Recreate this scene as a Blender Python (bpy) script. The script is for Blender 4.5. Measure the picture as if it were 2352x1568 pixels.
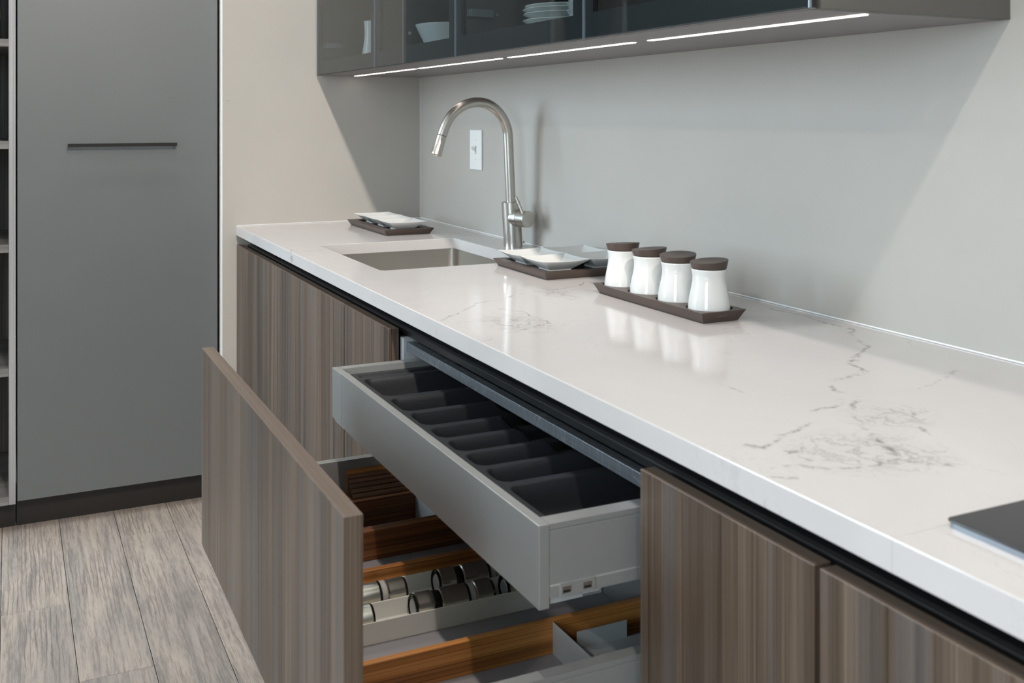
import bpy, bmesh, math, random
from mathutils import Vector, Matrix
from math import sin, cos, pi, radians

for o in list(bpy.data.objects):
    bpy.data.objects.remove(o, do_unlink=True)
SC = bpy.context.scene
COL = SC.collection
random.seed(7)

# ------------------------------------------------------------------ camera
FPX, PCX, HZ, U1 = 2397.0, 1176.0, 271.0, 21.0          # focal length, centre, horizon, vanishing point of the counter (pixels of 2352x1568)
TH = math.atan((PCX - U1) / FPX)
CAM = Vector((3.42, -1.30, 1.25))
cd = bpy.data.cameras.new('camera'); cam = bpy.data.objects.new('camera', cd); COL.objects.link(cam)
cam.location = CAM
cam.rotation_euler = (pi / 2, 0, pi / 2 - TH)
cd.sensor_width = 36; cd.lens = 36 * FPX / 2352
cd.shift_y = -(784 - HZ) / 2352
cd.clip_start = 0.02
cd.dof.use_dof = True; cd.dof.focus_distance = 2.35; cd.dof.aperture_fstop = 9.0
SC.camera = cam

# ------------------------------------------------------------------ world, view
W = bpy.data.worlds.new('overcast_sky'); SC.world = W; W.use_nodes = True
WB = W.node_tree.nodes['Background']
WB.inputs[0].default_value = (0.71, 0.87, 1.0, 1); WB.inputs[1].default_value = 17.0
SC.view_settings.view_transform = 'Standard'; SC.view_settings.look = 'None'
SC.view_settings.gamma = 1.0; SC.view_settings.exposure = -0.10; SC.view_settings.use_curve_mapping = False

DOWNLIGHT_POWER = 56.0
SPOT_POWER = 215.0
LED_STRENGTH = 4.5
CEIL = 2.70
FRONT = -3.6                       # window wall on the far side of the room
WIN = [(-1.25, 0.45, 1.00, 2.62), (3.9, 5.5, 1.00, 2.40)]

# ------------------------------------------------------------------ node helpers
def new_mat(name):
    m = bpy.data.materials.new(name); m.use_nodes = True
    nt = m.node_tree
    return m, nt, nt.nodes['Principled BSDF']
def node(nt, typ, **kw):
    n = nt.nodes.new(typ)
    for k, v in kw.items(): setattr(n, k, v)
    return n
def math_node(nt, op, a, b=None, clamp=False):
    n = nt.nodes.new('ShaderNodeMath'); n.operation = op; n.use_clamp = clamp
    for i, v in enumerate((a, b)):
        if v is None: continue
        if isinstance(v, (int, float)): n.inputs[i].default_value = v
        else: nt.links.new(v, n.inputs[i])
    return n.outputs[0]
def ramp(nt, fac, stops):
    r = nt.nodes.new('ShaderNodeValToRGB'); e = r.color_ramp.elements
    while len(e) < len(stops): e.new(0.5)
    for k, (p, c) in enumerate(stops):
        e[k].position = p; e[k].color = (c[0], c[1], c[2], 1) if not isinstance(c, (int, float)) else (c, c, c, 1)
    nt.links.new(fac, r.inputs[0]); return r.outputs[0]
def mixc(nt, fac, a, b, mode='MIX'):
    n = nt.nodes.new('ShaderNodeMix'); n.data_type = 'RGBA'; n.blend_type = mode
    for i, v in ((0, fac), (6, a), (7, b)):
        if isinstance(v, (int, float)): n.inputs[i].default_value = v
        elif isinstance(v, tuple): n.inputs[i].default_value = (v[0], v[1], v[2], 1)
        else: nt.links.new(v, n.inputs[i])
    return n.outputs[2]
def coords(nt, scale, rnd=0.0, kind='Object'):
    tc = nt.nodes.new('ShaderNodeTexCoord'); v = tc.outputs[kind]
    if rnd:
        oi = nt.nodes.new('ShaderNodeObjectInfo')
        m = nt.nodes.new('ShaderNodeVectorMath'); m.operation = 'SCALE'
        cmb = nt.nodes.new('ShaderNodeCombineXYZ')
        for k in range(3): nt.links.new(oi.outputs['Random'], cmb.inputs[k])
        nt.links.new(cmb.outputs[0], m.inputs[0]); m.inputs['Scale'].default_value = rnd
        a = nt.nodes.new('ShaderNodeVectorMath'); a.operation = 'ADD'
        nt.links.new(v, a.inputs[0]); nt.links.new(m.outputs[0], a.inputs[1]); v = a.outputs[0]
    mp = nt.nodes.new('ShaderNodeMapping'); mp.inputs['Scale'].default_value = scale
    nt.links.new(v, mp.inputs[0]); return mp.outputs[0]
def noise(nt, vec, scale, detail=4, rough=0.55, dist=0.0):
    n = nt.nodes.new('ShaderNodeTexNoise'); n.inputs['Scale'].default_value = scale
    n.inputs['Detail'].default_value = detail; n.inputs['Roughness'].default_value = rough
    n.inputs['Distortion'].default_value = dist
    nt.links.new(vec, n.inputs['Vector']); return n.outputs[0]
def bump(nt, bsdf, h, strength, dist=0.001):
    b = nt.nodes.new('ShaderNodeBump'); b.inputs['Strength'].default_value = strength; b.inputs['Distance'].default_value = dist
    nt.links.new(h, b.inputs['Height']); nt.links.new(b.outputs[0], bsdf.inputs['Normal'])
def plain(name, col, rough=0.5, metal=0.0, spec=0.5, var=0.0, bmp=0.0, bscale=400):
    m, nt, b = new_mat(name)
    b.inputs['Roughness'].default_value = rough; b.inputs['Metallic'].default_value = metal
    b.inputs['Specular IOR Level'].default_value = spec
    v = coords(nt, (1, 1, 1))
    n = noise(nt, v, 6, 3)
    lo = tuple(c * (1 - var) for c in col); hi = tuple(min(1, c * (1 + var)) for c in col)
    nt.links.new(ramp(nt, n, [(0.3, lo), (0.7, hi)]), b.inputs['Base Color'])
    if bmp:
        bump(nt, b, noise(nt, v, bscale, 2), bmp)
    return m
def emit(name, col, s):
    m, nt, b = new_mat(name)
    b.inputs['Base Color'].default_value = (*col, 1)
    b.inputs['Emission Color'].default_value = (*col, 1); b.inputs['Emission Strength'].default_value = s
    return m
def streak_wood(name, dark, mid, light, axis, rough=0.42, fine=1.0, rnd=13.0, cool_sheen=None, bstr=0.25):
    """straight-grained veneer; axis = direction of the grain"""
    m, nt, b = new_mat(name)
    def sc(a, l): return tuple(l if k == axis else a for k in range(3))
    v1 = coords(nt, sc(14 * fine, 0.5), rnd); v2 = coords(nt, sc(95 * fine, 0.7), rnd); v3 = coords(nt, sc(420 * fine, 1.6), rnd)
    n1 = noise(nt, v1, 1, 3, 0.5, 0.4); n2 = noise(nt, v2, 1, 4, 0.6, 0.25); n3 = noise(nt, v3, 1, 2, 0.6)
    s = math_node(nt, 'ADD', math_node(nt, 'MULTIPLY', n1, 0.34), math_node(nt, 'ADD', math_node(nt, 'MULTIPLY', n2, 0.36), math_node(nt, 'MULTIPLY', n3, 0.30)))
    c = ramp(nt, s, [(0.39, dark), (0.5, mid), (0.61, light)])
    if cool_sheen:
        n4 = noise(nt, coords(nt, sc(38 * fine, 0.7), rnd + 3.1), 1, 2, 0.5)
        c = mixc(nt, math_node(nt, 'MULTIPLY', ramp(nt, n4, [(0.52, 0), (0.66, 1)]), 0.45), c, cool_sheen)  # cool streaks paint reflected daylight into the veneer colour
    nt.links.new(c, b.inputs['Base Color']); b.inputs['Roughness'].default_value = rough
    bump(nt, b, s, bstr, 0.0008)
    return m

# ------------------------------------------------------------------ materials
M = {}
M['paint'] = plain('wall_paint', (0.458, 0.436, 0.402), 0.62, spec=0.35, var=0.015, bmp=0.05, bscale=500)
M['darkpaint'] = plain('dark_wall_paint', (0.10, 0.115, 0.115), 0.6, var=0.02)
M['ceiling'] = plain('ceiling_paint', (0.78, 0.78, 0.76), 0.8, var=0.01)
M['white'] = plain('white_plastic', (0.83, 0.83, 0.82), 0.35)
M['joint'] = plain('stone_joint_filler', (0.46, 0.45, 0.44), 0.3)
M['caulk'] = plain('white_sealant', (0.88, 0.88, 0.87), 0.3)
M['veneer'] = streak_wood('brown_veneer', (0.036, 0.023, 0.0155), (0.098, 0.067, 0.047), (0.178, 0.134, 0.101), 2, cool_sheen=(0.11, 0.102, 0.104))
M['veneer_edge'] = streak_wood('brown_veneer_edge', (0.092, 0.064, 0.047), (0.125, 0.092, 0.07), (0.16, 0.123, 0.097), 0, bstr=0.1)
M['greywood'] = streak_wood('grey_wood', (0.22, 0.22, 0.225), (0.34, 0.345, 0.355), (0.46, 0.465, 0.475), 2)
M['shelfedge'] = streak_wood('grey_shelf_edge', (0.10, 0.095, 0.09), (0.17, 0.165, 0.16), (0.24, 0.235, 0.23), 1)
M['shelfwood'] = streak_wood('shelf_wood', (0.03, 0.024, 0.02), (0.085, 0.07, 0.06), (0.16, 0.135, 0.115), 2, fine=0.7)
M['walnut'] = streak_wood('orange_walnut', (0.07, 0.020, 0.004), (0.36, 0.135, 0.028), (0.62, 0.28, 0.080), 1, fine=2.0, rnd=5, bstr=0.1, rough=0.4)
M['mahogany'] = streak_wood('dark_red_wood', (0.035, 0.010, 0.003), (0.15, 0.052, 0.015), (0.32, 0.13, 0.038), 1, fine=2.0, rnd=5, bstr=0.1, rough=0.4)
M['blockwood'] = streak_wood('knife_block_wood', (0.05, 0.022, 0.010), (0.12, 0.06, 0.032), (0.21, 0.115, 0.065), 1, fine=2.0, rnd=5)
M['espresso'] = plain('espresso_wood', (0.060, 0.040, 0.032), 0.4, var=0.25)
M['greydoor'] = plain('grey_lacquer', (0.134, 0.145, 0.148), 0.42, spec=0.5, var=0.02, bmp=0.12, bscale=900)
M['taupe'] = plain('taupe_laminate', (0.10, 0.095, 0.085), 0.5, var=0.03, bmp=0.05, bscale=800)
M['under'] = plain('underside_laminate', (0.21, 0.195, 0.19), 0.45, var=0.02)
M['carcass'] = plain('dark_interior', (0.040, 0.039, 0.037), 0.5, var=0.05)
M['lightcarcass'] = plain('pale_grey_carcass', (0.40, 0.42, 0.44), 0.5, var=0.03)
M['toekick_gap_shade'] = plain('black_plinth_gap_shade', (0.015, 0.0125, 0.0115), 0.45, var=0.1)
M['black'] = plain('black_anodised', (0.012, 0.013, 0.014), 0.28, spec=0.5)
M['blackmetal'] = plain('black_handle_metal', (0.010, 0.010, 0.010), 0.45, spec=0.3)
M['frame'] = plain('door_profile', (0.014, 0.0142, 0.0145), 0.55, spec=0.3)
M['alu'] = plain('edge_aluminium', (0.30, 0.34, 0.38), 0.35, metal=0.9)
M['drawer'] = plain('drawer_grey_metal', (0.37, 0.375, 0.368), 0.36, metal=0.5, var=0.02, bmp=0.05, bscale=900)
M['tray'] = plain('charcoal_plastic', (0.017, 0.018, 0.021), 0.38, var=0.1, bmp=0.15, bscale=1500)
M['liner'] = plain('drawer_base_grey', (0.27, 0.26, 0.27), 0.55, var=0.03)
M['spicetray'] = plain('cream_plastic', (0.68, 0.66, 0.60), 0.4, var=0.02)
M['sheet'] = plain('pale_sheet_metal', (0.50, 0.52, 0.52), 0.4, metal=0.3, var=0.02)
M['porcelain'] = plain('porcelain', (0.66, 0.665, 0.65), 0.10, spec=0.5)
M['taupeglaze'] = plain('taupe_glaze', (0.22, 0.19, 0.16), 0.25)
M['chrome'] = plain('polished_steel', (0.86, 0.83, 0.74), 0.22, metal=1.0)
M['darkglass'] = plain('dark_clear_plastic', (0.012, 0.011, 0.010), 0.08)
M['salt'] = plain('mill_filling', (0.5, 0.48, 0.45), 0.3, var=0.3)
M['cooktop'] = plain('black_glass', (0.016, 0.016, 0.017), 0.16, spec=0.5)
M['led'] = emit('led_diffuser', (1.0, 0.90, 0.86), LED_STRENGTH)
M['lamp'] = emit('downlight_lens', (1.0, 0.88, 0.78), 12.0)
M['asphalt'] = plain('paving', (0.3, 0.3, 0.29), 0.9, var=0.1)

def make_steel():
    m, nt, b = new_mat('brushed_nickel')
    n = noise(nt, coords(nt, (1, 1, 1)), 700, 3)
    b.inputs['Metallic'].default_value = 1.0
    nt.links.new(ramp(nt, n, [(0.3, (0.54, 0.51, 0.47)), (0.7, (0.58, 0.55, 0.51))]), b.inputs['Base Color'])
    nt.links.new(ramp(nt, n, [(0.3, 0.30), (0.7, 0.35)]), b.inputs['Roughness'])
    return m
M['steel'] = make_steel()
def make_rail():
    m, nt, b = new_mat('scratched_aluminium')
    b.inputs['Metallic'].default_value = 0.85
    n = noise(nt, coords(nt, (2, 300, 300)), 3, 4)
    vs = nt.nodes.new('ShaderNodeTexVoronoi'); vs.inputs['Scale'].default_value = 1.0; vs.feature = 'DISTANCE_TO_EDGE'
    nt.links.new(coords(nt, (60, 8, 14)), vs.inputs['Vector'])
    scr = ramp(nt, vs.outputs['Distance'], [(0.0, 1.0), (0.03, 0.0)])
    base = ramp(nt, n, [(0.3, (0.15, 0.165, 0.185)), (0.7, (0.27, 0.29, 0.31))])
    nt.links.new(mixc(nt, math_node(nt, 'MULTIPLY', scr, 0.35), base, (0.6, 0.62, 0.64)), b.inputs['Base Color'])
    b.inputs['Roughness'].default_value = 0.42
    return m
M['rail'] = make_rail()

def make_pane(name, tint, refl):
    """thin sheet of glass: what is behind shows through tinted, the mirror part follows the viewing angle as on any glass"""
    m, nt, b = new_mat(name); nt.nodes.remove(b)
    tr = nt.nodes.new('ShaderNodeBsdfTransparent'); tr.inputs[0].default_value = (*tint, 1)
    gl = nt.nodes.new('ShaderNodeBsdfGlossy'); gl.inputs['Roughness'].default_value = 0.0; gl.inputs[0].default_value = (1, 1, 1, 1)
    lw = nt.nodes.new('ShaderNodeLayerWeight'); lw.inputs['Blend'].default_value = 0.5
    p = math_node(nt, 'POWER', lw.outputs['Facing'], 5.0)
    fac = math_node(nt, 'ADD', math_node(nt, 'MULTIPLY', p, refl), 0.03)
    mx = nt.nodes.new('ShaderNodeMixShader'); nt.links.new(fac, mx.inputs[0])
    nt.links.new(tr.outputs[0], mx.inputs[1]); nt.links.new(gl.outputs[0], mx.inputs[2])
    nt.links.new(mx.outputs[0], nt.nodes['Material Output'].inputs[0])
    return m
M['smoked'] = make_pane('smoked_glass', (0.74, 0.78, 0.79), 0.62)
M['clear'] = make_pane('clear_glass', (0.97, 0.985, 0.98), 0.9)

def make_plank():
    m, nt, b = new_mat('grey_oak_plank')
    r = 31.0
    n1 = noise(nt, coords(nt, (1.1, 7, 7), r), 1, 4, 0.6, 0.9)
    n2 = noise(nt, coords(nt, (4.5, 85, 85), r), 1, 5, 0.65, 0.5)
    n3 = noise(nt, coords(nt, (24, 330, 330), r), 1, 3, 0.7)
    n5 = noise(nt, coords(nt, (3.5, 26, 26), r + 2), 1, 3, 0.6, 0.8)
    kn = noise(nt, coords(nt, (2.6, 8, 8), r + 5), 1, 1, 0.4)
    wv = nt.nodes.new('ShaderNodeTexWave'); wv.wave_type = 'RINGS'; wv.rings_direction = 'SPHERICAL'
    wv.inputs['Scale'].default_value = 9.0; wv.inputs['Distortion'].default_value = 5.0; wv.inputs['Detail'].default_value = 3; wv.inputs['Detail Scale'].default_value = 1.4
    nt.links.new(coords(nt, (0.55, 4.2, 4.2), r), wv.inputs['Vector'])
    grain = math_node(nt, 'ADD', math_node(nt, 'MULTIPLY', n2, 0.6), math_node(nt, 'MULTIPLY', n3, 0.4))
    base = ramp(nt, n1, [(0.30, (0.26, 0.228, 0.207)), (0.45, (0.41, 0.355, 0.315)), (0.58, (0.50, 0.42, 0.355)), (0.74, (0.37, 0.325, 0.295))])
    c = mixc(nt, math_node(nt, 'MULTIPLY', ramp(nt, n5, [(0.36, 1.0), (0.50, 0.0)]), 0.3), base, (0.235, 0.212, 0.20))
    c = mixc(nt, math_node(nt, 'MULTIPLY', ramp(nt, grain, [(0.40, 1.0), (0.54, 0.0)]), 0.62), c, (0.16, 0.14, 0.128))
    lines = math_node(nt, 'MULTIPLY', ramp(nt, wv.outputs[1], [(0.0, 1.0), (0.30, 0.0)]), ramp(nt, kn, [(0.48, 0.0), (0.62, 0.6)]))
    c = mixc(nt, lines, c, (0.15, 0.135, 0.125))
    nt.links.new(c, b.inputs['Base Color'])
    b.inputs['Roughness'].default_value = 0.5
    bump(nt, b, math_node(nt, 'SUBTRACT', grain, math_node(nt, 'MULTIPLY', lines, 0.4)), 0.5, 0.0012)
    return m
M['plank'] = make_plank()

# ------------------------------------------------------------------ pixel -> point helpers (each point lies on a named surface)
cT, sT = cos(TH), sin(TH)
def ray(u, v):
    return Vector((-cT, sT, 0)) + Vector((sT, cT, 0)) * ((u - PCX) / FPX) - Vector((0, 0, 1)) * ((v - HZ) / FPX)
def on_z(z, u, v):
    d = ray(u, v); t = (z - CAM.z) / d.z; return CAM + d * t

# ------------------------------------------------------------------ quartz with veins
def make_quartz():
    m, nt, b = new_mat('white_quartz')
    def crop(ox, oy, s, pts): return [on_z(0.9, ox + x / s, oy + y / s) for x, y in pts]
    A = (1500, 650, 2.614); B = (1100, 500, 3.5636); Cc = (500, 440, 3.178); Dd = (960, 470, 7.84)
    veins = [
        (A, [(720, 155), (900, 195), (1040, 240), (1200, 275), (1185, 310), (1290, 375), (1230, 430), (1185, 480), (1285, 535), (1090, 585)], 1.3),
        (A, [(1040, 597), (1110, 655), (1150, 660)], 1.5),
        (A, [(1120, 690), (1120, 735), (960, 770)], 1.3),
        (A, [(935, 840), (860, 880), (750, 930), (660, 990), (560, 972)], 1.4),
        (A, [(1240, 685), (1195, 740), (1245, 855), (1360, 930), (1470, 1055), (1300, 1110), (1000, 1100), (740, 1095), (720, 1130)], 1.2),
        (A, [(985, 930), (900, 1000), (810, 1020), (960, 1065)], 1.3),
        (A, [(1470, 1055), (1700, 1100), (1790, 1090)], 1.2),
        (A, [(1550, 780), (1590, 860), (1680, 905)], 0.9),
        (A, [(1820, 525), (1700, 605), (1600, 635)], 0.9),
        (A, [(700, 1165), (880, 1165)], 1.0),
        (A, [(400, 610), (560, 655)], 0.5),
        (B, [(-30, 700), (150, 670), (330, 625), (580, 590), (830, 562), (860, 520)], 0.9),
        (B, [(20, 1020), (250, 940), (450, 900), (580, 860), (350, 770), (130, 740)], 0.6),
        (B, [(-120, 850), (200, 840), (330, 830)], 0.5),
        (Cc, [(1620, 945), (1790, 870), (1880, 825)], 0.8),
        (Cc, [(580, 440), (760, 425)], 0.5), (Cc, [(530, 480), (545, 420)], 0.6), (Cc, [(620, 540), (640, 500)], 0.5),
        (Dd, [(540, 550), (640, 520), (740, 495), (900, 490), (1000, 510)], 0.5),
        (Dd, [(-600, 600), (-300, 590), (0, 610), (210, 590)], 0.45),
    ]
    geo = nt.nodes.new('ShaderNodeNewGeometry')
    flat = nt.nodes.new('ShaderNodeVectorMath'); flat.operation = 'MULTIPLY'; flat.inputs[1].default_value = (1, 1, 0)
    nt.links.new(geo.outputs['Position'], flat.inputs[0])
    def vnoise(scale, amp, det):
        n = nt.nodes.new('ShaderNodeTexNoise'); n.inputs['Scale'].default_value = scale; n.inputs['Detail'].default_value = det; n.inputs['Roughness'].default_value = 0.65
        nt.links.new(geo.outputs['Position'], n.inputs['Vector'])
        s = nt.nodes.new('ShaderNodeVectorMath'); s.operation = 'SUBTRACT'; s.inputs[1].default_value = (0.5, 0.5, 0.5); nt.links.new(n.outputs[1], s.inputs[0])
        k = nt.nodes.new('ShaderNodeVectorMath'); k.operation = 'MULTIPLY'; k.inputs[1].default_value = (amp, amp, 0); nt.links.new(s.outputs[0], k.inputs[0]); return k.outputs[0]
    ad = nt.nodes.new('ShaderNodeVectorMath'); nt.links.new(flat.outputs[0], ad.inputs[0]); nt.links.new(vnoise(38, 0.030, 5), ad.inputs[1])
    P = ad.outputs[0]
    def vm(op, a, bb=None):
        n = nt.nodes.new('ShaderNodeVectorMath'); n.operation = op
        for i, v in enumerate((a, bb)):
            if v is None: continue
            if isinstance(v, Vector): n.inputs[i].default_value = v
            else: nt.links.new(v, n.inputs[i])
        return n
    best = None
    for (cr, pts, wgt) in veins:
        p3 = crop(*cr, pts)
        for a, e in zip(p3, p3[1:]):
            a = Vector((a.x, a.y, 0)); e = Vector((e.x, e.y, 0)); ba = e - a
            Pk = P
            if best is not None:                    # keeps the long chain of segments in sequence for the shader compiler
                ma = nt.nodes.new('ShaderNodeVectorMath'); ma.operation = 'MULTIPLY_ADD'; ma.inputs[1].default_value = (1e-7, 1e-7, 0)
                nt.links.new(best, ma.inputs[0]); nt.links.new(P, ma.inputs[2]); Pk = ma.outputs[0]
            pa = vm('SUBTRACT', Pk, a).outputs[0]
            h = math_node(nt, 'ADD', vm('DOT_PRODUCT', pa, ba / ba.length_squared).outputs['Value'], 0.0, True)
            s = vm('SCALE', ba); nt.links.new(h, s.inputs['Scale'])
            d = vm('LENGTH', vm('SUBTRACT', pa, s.outputs[0]).outputs[0]).outputs['Value']
            d = math_node(nt, 'DIVIDE', d, wgt)
            best = d if best is None else math_node(nt, 'MINIMUM', best, d)
    brk = noise(nt, geo.outputs['Position'], 55, 3, 0.6)
    core = math_node(nt, 'MULTIPLY', ramp(nt, best, [(0.0, 1.0), (0.0022, 0.0)]), ramp(nt, brk, [(0.42, 0.0), (0.60, 1.0)]))
    halo = math_node(nt, 'MULTIPLY', ramp(nt, best, [(0.0, 1.0), (0.006, 0.0)]), ramp(nt, brk, [(0.40, 0.0), (0.7, 0.5)]))
    # clouded patches full of hair-fine lines
    rid = noise(nt, P, 26, 6, 0.7, 0.6)
    hair = ramp(nt, math_node(nt, 'ABSOLUTE', math_node(nt, 'SUBTRACT', rid, 0.5)), [(0.0, 1.0), (0.035, 0.0)])
    mask = None
    for (cr, cx, cy, rx, ry) in ((A, 1270, 1010, 0.085, 0.10), (A, 1500, 1040, 0.06, 0.08), (A, 1430, 800, 0.055, 0.075), (B, 330, 860, 0.11, 0.07), (B, 640, 620, 0.10, 0.04), (Dd, 760, 530, 0.09, 0.03)):
        c = crop(*cr, [(cx, cy)])[0]
        q = vm('MULTIPLY', vm('SUBTRACT', P, Vector((c.x, c.y, 0))).outputs[0], Vector((1 / rx, 1 / ry, 0))).outputs[0]
        l = ramp(nt, vm('LENGTH', q).outputs['Value'], [(0.35, 1.0), (1.0, 0.0)])
        mask = l if mask is None else math_node(nt, 'MAXIMUM', mask, l)
    cl = math_node(nt, 'MULTIPLY', mask, math_node(nt, 'ADD', math_node(nt, 'MULTIPLY', hair, 0.50), 0.07))
    # faint clouding everywhere
    soft = noise(nt, geo.outputs['Position'], 2.2, 5, 0.6, 1.5)
    hair2 = math_node(nt, 'MULTIPLY', ramp(nt, math_node(nt, 'ABSOLUTE', math_node(nt, 'SUBTRACT', noise(nt, P, 5, 6, 0.65, 1.0), 0.5)), [(0.0, 1.0), (0.008, 0.0)]), ramp(nt, soft, [(0.5, 0.0), (0.7, 0.35)]))
    f = math_node(nt, 'ADD', math_node(nt, 'MULTIPLY', core, 0.72), math_node(nt, 'ADD', math_node(nt, 'MULTIPLY', halo, 0.25), math_node(nt, 'ADD', cl, hair2)), True)
    base = ramp(nt, soft, [(0.3, (0.60, 0.572, 0.565)), (0.7, (0.64, 0.612, 0.605))])
    nt.links.new(mixc(nt, f, base, (0.22, 0.20, 0.19)), b.inputs['Base Color'])
    b.inputs['Roughness'].default_value = 0.11
    b.inputs['Specular IOR Level'].default_value = 0.5
    return m
M['quartz'] = make_quartz()

# ------------------------------------------------------------------ mesh helpers (points are given in world metres)
WLOC = {}
def add_box(bm, x0, x1, y0, y1, z0, z1):
    vs = [bm.verts.new((x, y, z)) for x in (x0, x1) for y in (y0, y1) for z in (z0, z1)]
    for f in ((0, 1, 3, 2), (4, 6, 7, 5), (0, 4, 5, 1), (2, 3, 7, 6), (0, 2, 6, 4), (1, 5, 7, 3)):
        bm.faces.new([vs[i] for i in f])
def box(x0, x1, y0, y1, z0, z1):
    bm = bmesh.new(); add_box(bm, x0, x1, y0, y1, z0, z1); return bm
def loft(rings, close_u=True, cap0=True, cap1=True, bm=None):
    bm = bm or bmesh.new()
    R = [[bm.verts.new(p) for p in r] for r in rings]
    n = len(R[0])
    for a, b in zip(R, R[1:]):
        for i in range(n if close_u else n - 1):
            j = (i + 1) % n; bm.faces.new((a[i], a[j], b[j], b[i]))
    if cap0: bm.faces.new(R[0][::-1])
    if cap1: bm.faces.new(R[-1])
    return bm
def lathe(prof, c, seg=48, cap0=True, cap1=True, axis='z', bm=None):
    rings = []
    for r, h in prof:
        ring = []
        for i in range(seg):
            a = 2 * pi * i / seg
            if axis == 'z': ring.append((c[0] + r * cos(a), c[1] + r * sin(a), c[2] + h))
            elif axis == 'y': ring.append((c[0] + r * cos(a), c[1] + h, c[2] + r * sin(a)))
            else: ring.append((c[0] + h, c[1] + r * cos(a), c[2] + r * sin(a)))
        rings.append(ring)
    return loft(rings, True, cap0, cap1, bm)
def tube(path, rad, seg=24, bm=None, caps=True):
    P = [Vector(p) for p in path]; rings = []
    if not hasattr(rad, '__len__'): rad = [rad] * len(P)
    ref = None
    for i, p in enumerate(P):
        t = (P[min(i + 1, len(P) - 1)] - P[max(i - 1, 0)]).normalized()
        if ref is None: ref = Vector((1, 0, 0)) if abs(t.x) < 0.9 else Vector((0, 1, 0))
        n = (ref - t * ref.dot(t)).normalized(); ref = n; bb = t.cross(n)
        rings.append([p + (n * cos(2 * pi * k / seg) + bb * sin(2 * pi * k / seg)) * rad[i] for k in range(seg)])
    return loft(rings, True, caps, caps, bm)
def rrect(x0, x1, y0, y1, r, z, seg=5):
    out = []
    for (cx, cy, a0) in ((x1 - r, y1 - r, 0), (x0 + r, y1 - r, pi / 2), (x0 + r, y0 + r, pi), (x1 - r, y0 + r, 1.5 * pi)):
        for k in range(seg + 1):
            a = a0 + pi / 2 * k / seg; out.append((cx + r * cos(a), cy + r * sin(a), z))
    return out
def spline(pts, n=8):
    P = [Vector(p) for p in pts]; out = []
    for i in range(len(P) - 1):
        p0 = P[max(i - 1, 0)]; p1 = P[i]; p2 = P[i + 1]; p3 = P[min(i + 2, len(P) - 1)]
        for k in range(n):
            t = k / n
            out.append(0.5 * ((2 * p1) + (p2 - p0) * t + (2 * p0 - 5 * p1 + 4 * p2 - p3) * t * t + (3 * p1 - p0 - 3 * p2 + p3) * t ** 3))
    out.append(P[-1]); return out
def wloc(o):
    return WLOC.get(o.name, Vector((0, 0, 0)))
def obj(name, bm, mat, parent=None, bevel=0.0, smooth=False, mats=None):
    bmesh.ops.recalc_face_normals(bm, faces=bm.faces[:])
    if parent is not None: org = wloc(parent)
    else:
        xs = [v.co.x for v in bm.verts]; ys = [v.co.y for v in bm.verts]; zs = [v.co.z for v in bm.verts]
        org = Vector(((min(xs) + max(xs)) / 2, (min(ys) + max(ys)) / 2, min(zs)))
    bmesh.ops.translate(bm, verts=bm.verts[:], vec=-org)
    me = bpy.data.meshes.new(name); bm.to_mesh(me); bm.free()
    o = bpy.data.objects.new(name, me); COL.objects.link(o)
    for k in (mats or [mat]): me.materials.append(M[k])
    if parent is not None: o.parent = parent; WLOC[o.name] = org
    else: o.location = org; WLOC[o.name] = org
    if smooth:
        for p in me.polygons: p.use_smooth = True
        me.set_sharp_from_angle(angle=radians(35))
    if bevel:
        md = o.modifiers.new('soft_edges', 'BEVEL'); md.width = bevel; md.segments = 2; md.limit_method = 'ANGLE'; md.angle_limit = radians(40)
        md.use_clamp_overlap = True
    return o
def tag(o, label, cat, group=None):
    o['label'] = label; o['category'] = cat
    if group: o['group'] = group
    return o
def thing(name, loc, label, cat, group=None):
    o = bpy.data.objects.new(name, None); COL.objects.link(o); o.location = loc; o.empty_display_size = 0.05
    WLOC[o.name] = Vector(loc); return tag(o, label, cat, group)
def struct(name, bm, mat, parent=None, bevel=0.0):
    o = obj(name, bm, mat, parent, bevel)
    if parent is None: o['kind'] = 'structure'
    return o
def dup(root, loc, rotz=0.0, label=None):
    r = root.copy(); COL.objects.link(r); r.location = loc; r.rotation_euler = (0, 0, rotz)
    if label: r['label'] = label
    for ch in list(root.children):
        c = ch.copy(); COL.objects.link(c); c.parent = r
        for g in list(ch.children):
            d = g.copy(); COL.objects.link(d); d.parent = c
    return r

# ================================================================== THE ROOM
XW = -0.02                      # face of the short wall at the end of the counter
XL = -3.2; XR = 6.2
struct('wall_back', box(-0.7, XR, 0.0, 0.12, 0, CEIL), 'paint')
struct('wall_left', box(-0.68, XW, -0.679, -0.0005, 0, CEIL), 'paint')
struct('wall_end', box(XL - 0.12, XL, FRONT, -0.5, 0, CEIL), 'darkpaint')
struct('wall_far', box(XL, -0.705, -0.62, -0.5, 0, CEIL), 'paint')
struct('wall_right', box(XR, XR + 0.12, FRONT, 0.12, 0, CEIL), 'paint')
struct('ceiling', box(XL - 0.12, XR + 0.12, FRONT - 0.12, 0.12, CEIL, CEIL + 0.1), 'ceiling')
bm = bmesh.new()
xs = [XL - 0.12] + [v for w in WIN for v in w[:2]] + [XR + 0.12]
for i in range(0, len(xs), 2): add_box(bm, xs[i], xs[i + 1], FRONT - 0.12, FRONT, 0, CEIL)
for (a, b_, z0, z1) in WIN:
    add_box(bm, a, b_, FRONT - 0.12, FRONT, 0, z0); add_box(bm, a, b_, FRONT - 0.12, FRONT, z1, CEIL)
struct('wall_front', bm, 'paint')
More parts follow.
